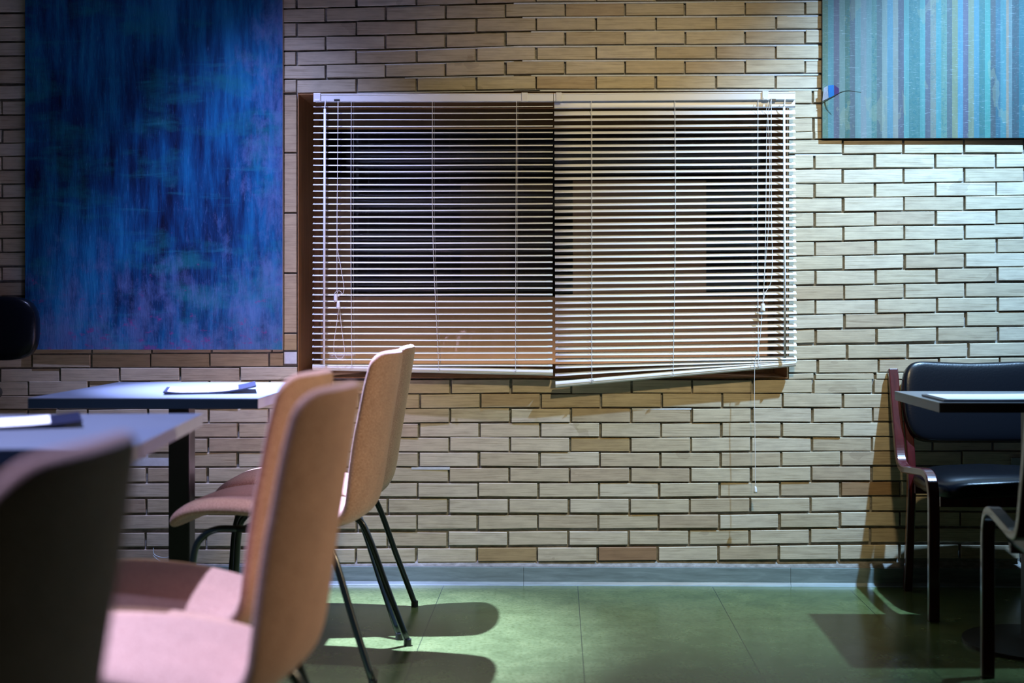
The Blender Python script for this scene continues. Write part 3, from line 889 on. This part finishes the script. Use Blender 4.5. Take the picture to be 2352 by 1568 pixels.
table((-1.099, 3.81, 0), 0, 0.614, 0.72, 0.753, 'pale blue table nearest the wall below the blue painting', M_top, M_edge_b, M_edge)
table((-1.078, 2.58, 0), math.radians(5.7), 0.614, 0.72, 0.753, 'blurred pale blue table in the left foreground', M_top, M_edge_b, M_edge)
table((1.406, 3.88, 0), 0, 0.70, 0.48, 0.73, 'dark grey table at the right in front of the black padded chair', M_top3, M_post, M_edge, baser=0.205)  # black front edging: shade of the unlit front put into the colour

# ------------------------------------------------------------------ menu folders
def folder(loc, rz, w, d, curl, label, pgw=0.8):
    t = empty('menu_folder', loc, rz, label=label, cat='menu')
    def sheet(x0, x1, y0, y1, zb, th, n=16):
        bm = bmesh.new(); rings = []
        for i in range(n+1):
            x = x0+(x1-x0)*i/n
            u = (x+w/2)/w
            z = zb+curl*(max(0, u-0.45)/0.55)**2+curl*0.25*(max(0, 0.25-u)/0.25)**2
            rings.append([Vector((x, y0, z)), Vector((x, y1, z)), Vector((x, y1, z+th)), Vector((x, y0, z+th))])
        ring_loft(bm, rings); return bm
    c = obj('cover', sheet(-w/2, w/2, -d/2, d/2, 0.0005, 0.005), M_cover, t, bevel=0.001)
    p = obj('page', sheet(-w/2+0.012, -w/2+w*pgw, -d/2+0.008, d/2-0.010, 0.0062, 0.001), M_page, t)
    return t
folder((-0.985, 3.70, 0.753), math.radians(14), 0.25, 0.21, 0.018, 'open dark menu folder with a glaring white page on the wall-side table')
folder((-1.135, 2.66, 0.753), math.radians(22), 0.30, 0.22, 0.010, 'blurred dark menu folder with a white page on the foreground table')
folder((1.232, 3.77, 0.73), 0, 0.315, 0.225, 0.002, 'dark menu folder with a white page on the dark table at the right', 0.96)

# ------------------------------------------------------------------ black padded bentwood chairs
def cushion(bm, cx, cy, cz, sx, sy, sz, crown=0.0, e=0.35, n=28, m=14, lean=0.0, wave=0.0):
    """superellipsoid pad"""
    rings = []
    for i in range(1, m):
        ph = -math.pi/2+math.pi*i/m
        cp, sp = math.cos(ph), math.sin(ph)
        r = []
        for k in range(n):
            a = 2*math.pi*k/n
            ca, sa = math.cos(a), math.sin(a)
            pw = lambda v, p: math.copysign(abs(v)**p, v)
            x = sx/2*pw(ca, e)*pw(cp, e); y = sy/2*pw(sa, e*1.6)*pw(cp, e); z = sz/2*pw(sp, 0.75)
            z += crown*(1-(2*x/sx)**2)
            y2 = y+lean*(z)+wave*(2*x/sx)**2
            r.append(Vector((cx+x, cy+y2, cz+z)))
        rings.append(r)
    ring_loft(bm, rings)
def black_chair(loc, rz, label):
    t = empty('bentwood_chair', loc, rz, label=label, cat='chair', group='black padded chairs at the right table')
    hx = 0.268
    for s in (-1, 1):
        # bent side: back upright, seat rail and front leg in one strip
        bm = bmesh.new()
        ribbon(bm, [(s*hx, 0.262, 0.772), (s*hx, 0.225, 0.66), (s*hx, 0.190, 0.56), (s*hx, 0.165, 0.49), (s*hx, 0.135, 0.452), (s*hx, 0.085, 0.440),
                    (s*hx, 0.00, 0.446), (s*hx, -0.10, 0.455), (s*hx, -0.165, 0.459), (s*hx, -0.212, 0.445), (s*hx, -0.238, 0.405), (s*hx, -0.243, 0.34), (s*hx, -0.243, 0.17), (s*hx, -0.243, 0.0)], 0.034, 0.024)
        obj('side_frame', bm, M_mahog, t, bevel=0.004)
        bm = bmesh.new()
        ribbon(bm, [(s*(hx-0.036), 0.200, 0.0), (s*(hx-0.036), 0.17, 0.2), (s*(hx-0.036), 0.150, 0.38), (s*(hx-0.036), 0.165, 0.49), (s*(hx-0.036), 0.20, 0.60)], 0.028, 0.026)
        obj('leg', bm, M_mahog, t, bevel=0.004)
    for ya, yb in ((-0.18, -0.155), (0.12, 0.145)):
        bm = bmesh.new(); box(bm, -hx+0.04, hx-0.04, ya, yb, 0.35, 0.39); obj('seat_rail', bm, M_mahog, t, bevel=0.003)
    bm = bmesh.new(); cushion(bm, 0, -0.03, 0.400, 0.49, 0.42, 0.075, 0.018, 0.30); obj('seat', bm, M_leather, t, smooth=True)
    bm = bmesh.new(); cushion(bm, 0, 0, 0, 0.50, 0.065, 0.285, 0.0, 0.22, 44, 22)
    # dished top edge
    for v in bm.verts:
        z = v.co.z
        fx = (2*v.co.x/0.50)
        if z > 0: v.co.z += 0.018*(fx*fx-0.35)*z/0.14
        v.co.y += 0.012*(1-fx*fx)
    o = obj('backrest', bm, M_leather, t, smooth=True); sub_(o)
    o.location = (0, 0.195, 0.662); o.rotation_euler = (math.radians(-16), 0, 0)
    return t
b1 = black_chair((1.458, 4.405, 0), 0, 'black padded chair with dark red wooden frame standing against the brick wall')
b2 = copy_tree(b1); b2.location = (1.394, 3.262, 0); b2.rotation_euler = (0, 0, math.radians(173.6))
b2['label'] = 'dark wooden chair cut off at the right edge in front of the dark table'

# high stool whose black pad shows at the left edge
t = empty('high_stool', at(-130, 1400, 4.35).xy.to_3d(), label='black rounded padded backrest of a high stool at the far left edge', cat='stool')
bm = bmesh.new(); cushion(bm, 0, 0, 0, 0.50, 0.07, 0.225, 0.0, 0.28, 36, 16); o = obj('backrest', bm, M_leather, t, smooth=True); o.location = (0, 0.18, 0.918)
bm = bmesh.new(); cushion(bm, 0, 0, 0.70, 0.34, 0.34, 0.07, 0.0, 0.5); obj('seat', bm, M_leather, t, smooth=True)
bm = bmesh.new(); ribbon(bm, [(0, 0.05, 0.672), (0, 0.16, 0.69), (0, 0.19, 0.76), (0, 0.18, 0.90)], 0.05, 0.008); obj('back_support', bm, M_post, t)
bm = bmesh.new(); tube(bm, [(0, 0, 0.02), (0, 0, 0.68)], 0.025, 16); obj('pole', bm, M_post, t, smooth=True)
bm = bmesh.new(); disc(bm, (0, 0, 0), 0.19, 0.025, 40, 0.17); obj('base', bm, M_post, t)

# curl of loose clear film on the baseboard, left
a = at(352, 1256, YW-0.02)
bm = bmesh.new()
pts = [at(352, 1258, YW-0.022), at(354, 1272, YW-0.026), at(368, 1279, YW-0.03), at(385, 1279, YW-0.03), at(398, 1270, YW-0.026)]
ribbon(bm, pts, 0.004, 0.0015, Vector((0, 1, 0)))
ribbon(bm, [at(352, 1275, YW-0.026), at(362, 1284, YW-0.03), at(372, 1290, YW-0.03), at(390, 1286, YW-0.028), at(402, 1276, YW-0.024)], 0.006, 0.001, Vector((0, 1, 0)))
obj('loose_film', bm, M_tape, label='small curl of loose shiny film on the wall just above the baseboard at left', cat='debris')
# pale wall plate behind the right chair
a, b = at(2322, 1050, YW-0.004), at(2392, 1092, YW-0.004)
bm = bmesh.new(); box(bm, a.x, b.x, YW-0.012, YW-0.001, b.z, a.z)
o = obj('outlet_plate', bm, plain('plate_grey', (0.30,0.34,0.36), 0.4), bevel=0.002, label='grey socket plate on the bricks above the black chair seat at right edge', cat='socket')
for x in (2337, 2347):
    bm = bmesh.new(); p = at(x, 1078, YW-0.012); box(bm, p.x-0.0012, p.x+0.0012, YW-0.0125, YW-0.011, p.z-0.005, p.z+0.005)
    obj('slot', bm, M_dark, o)
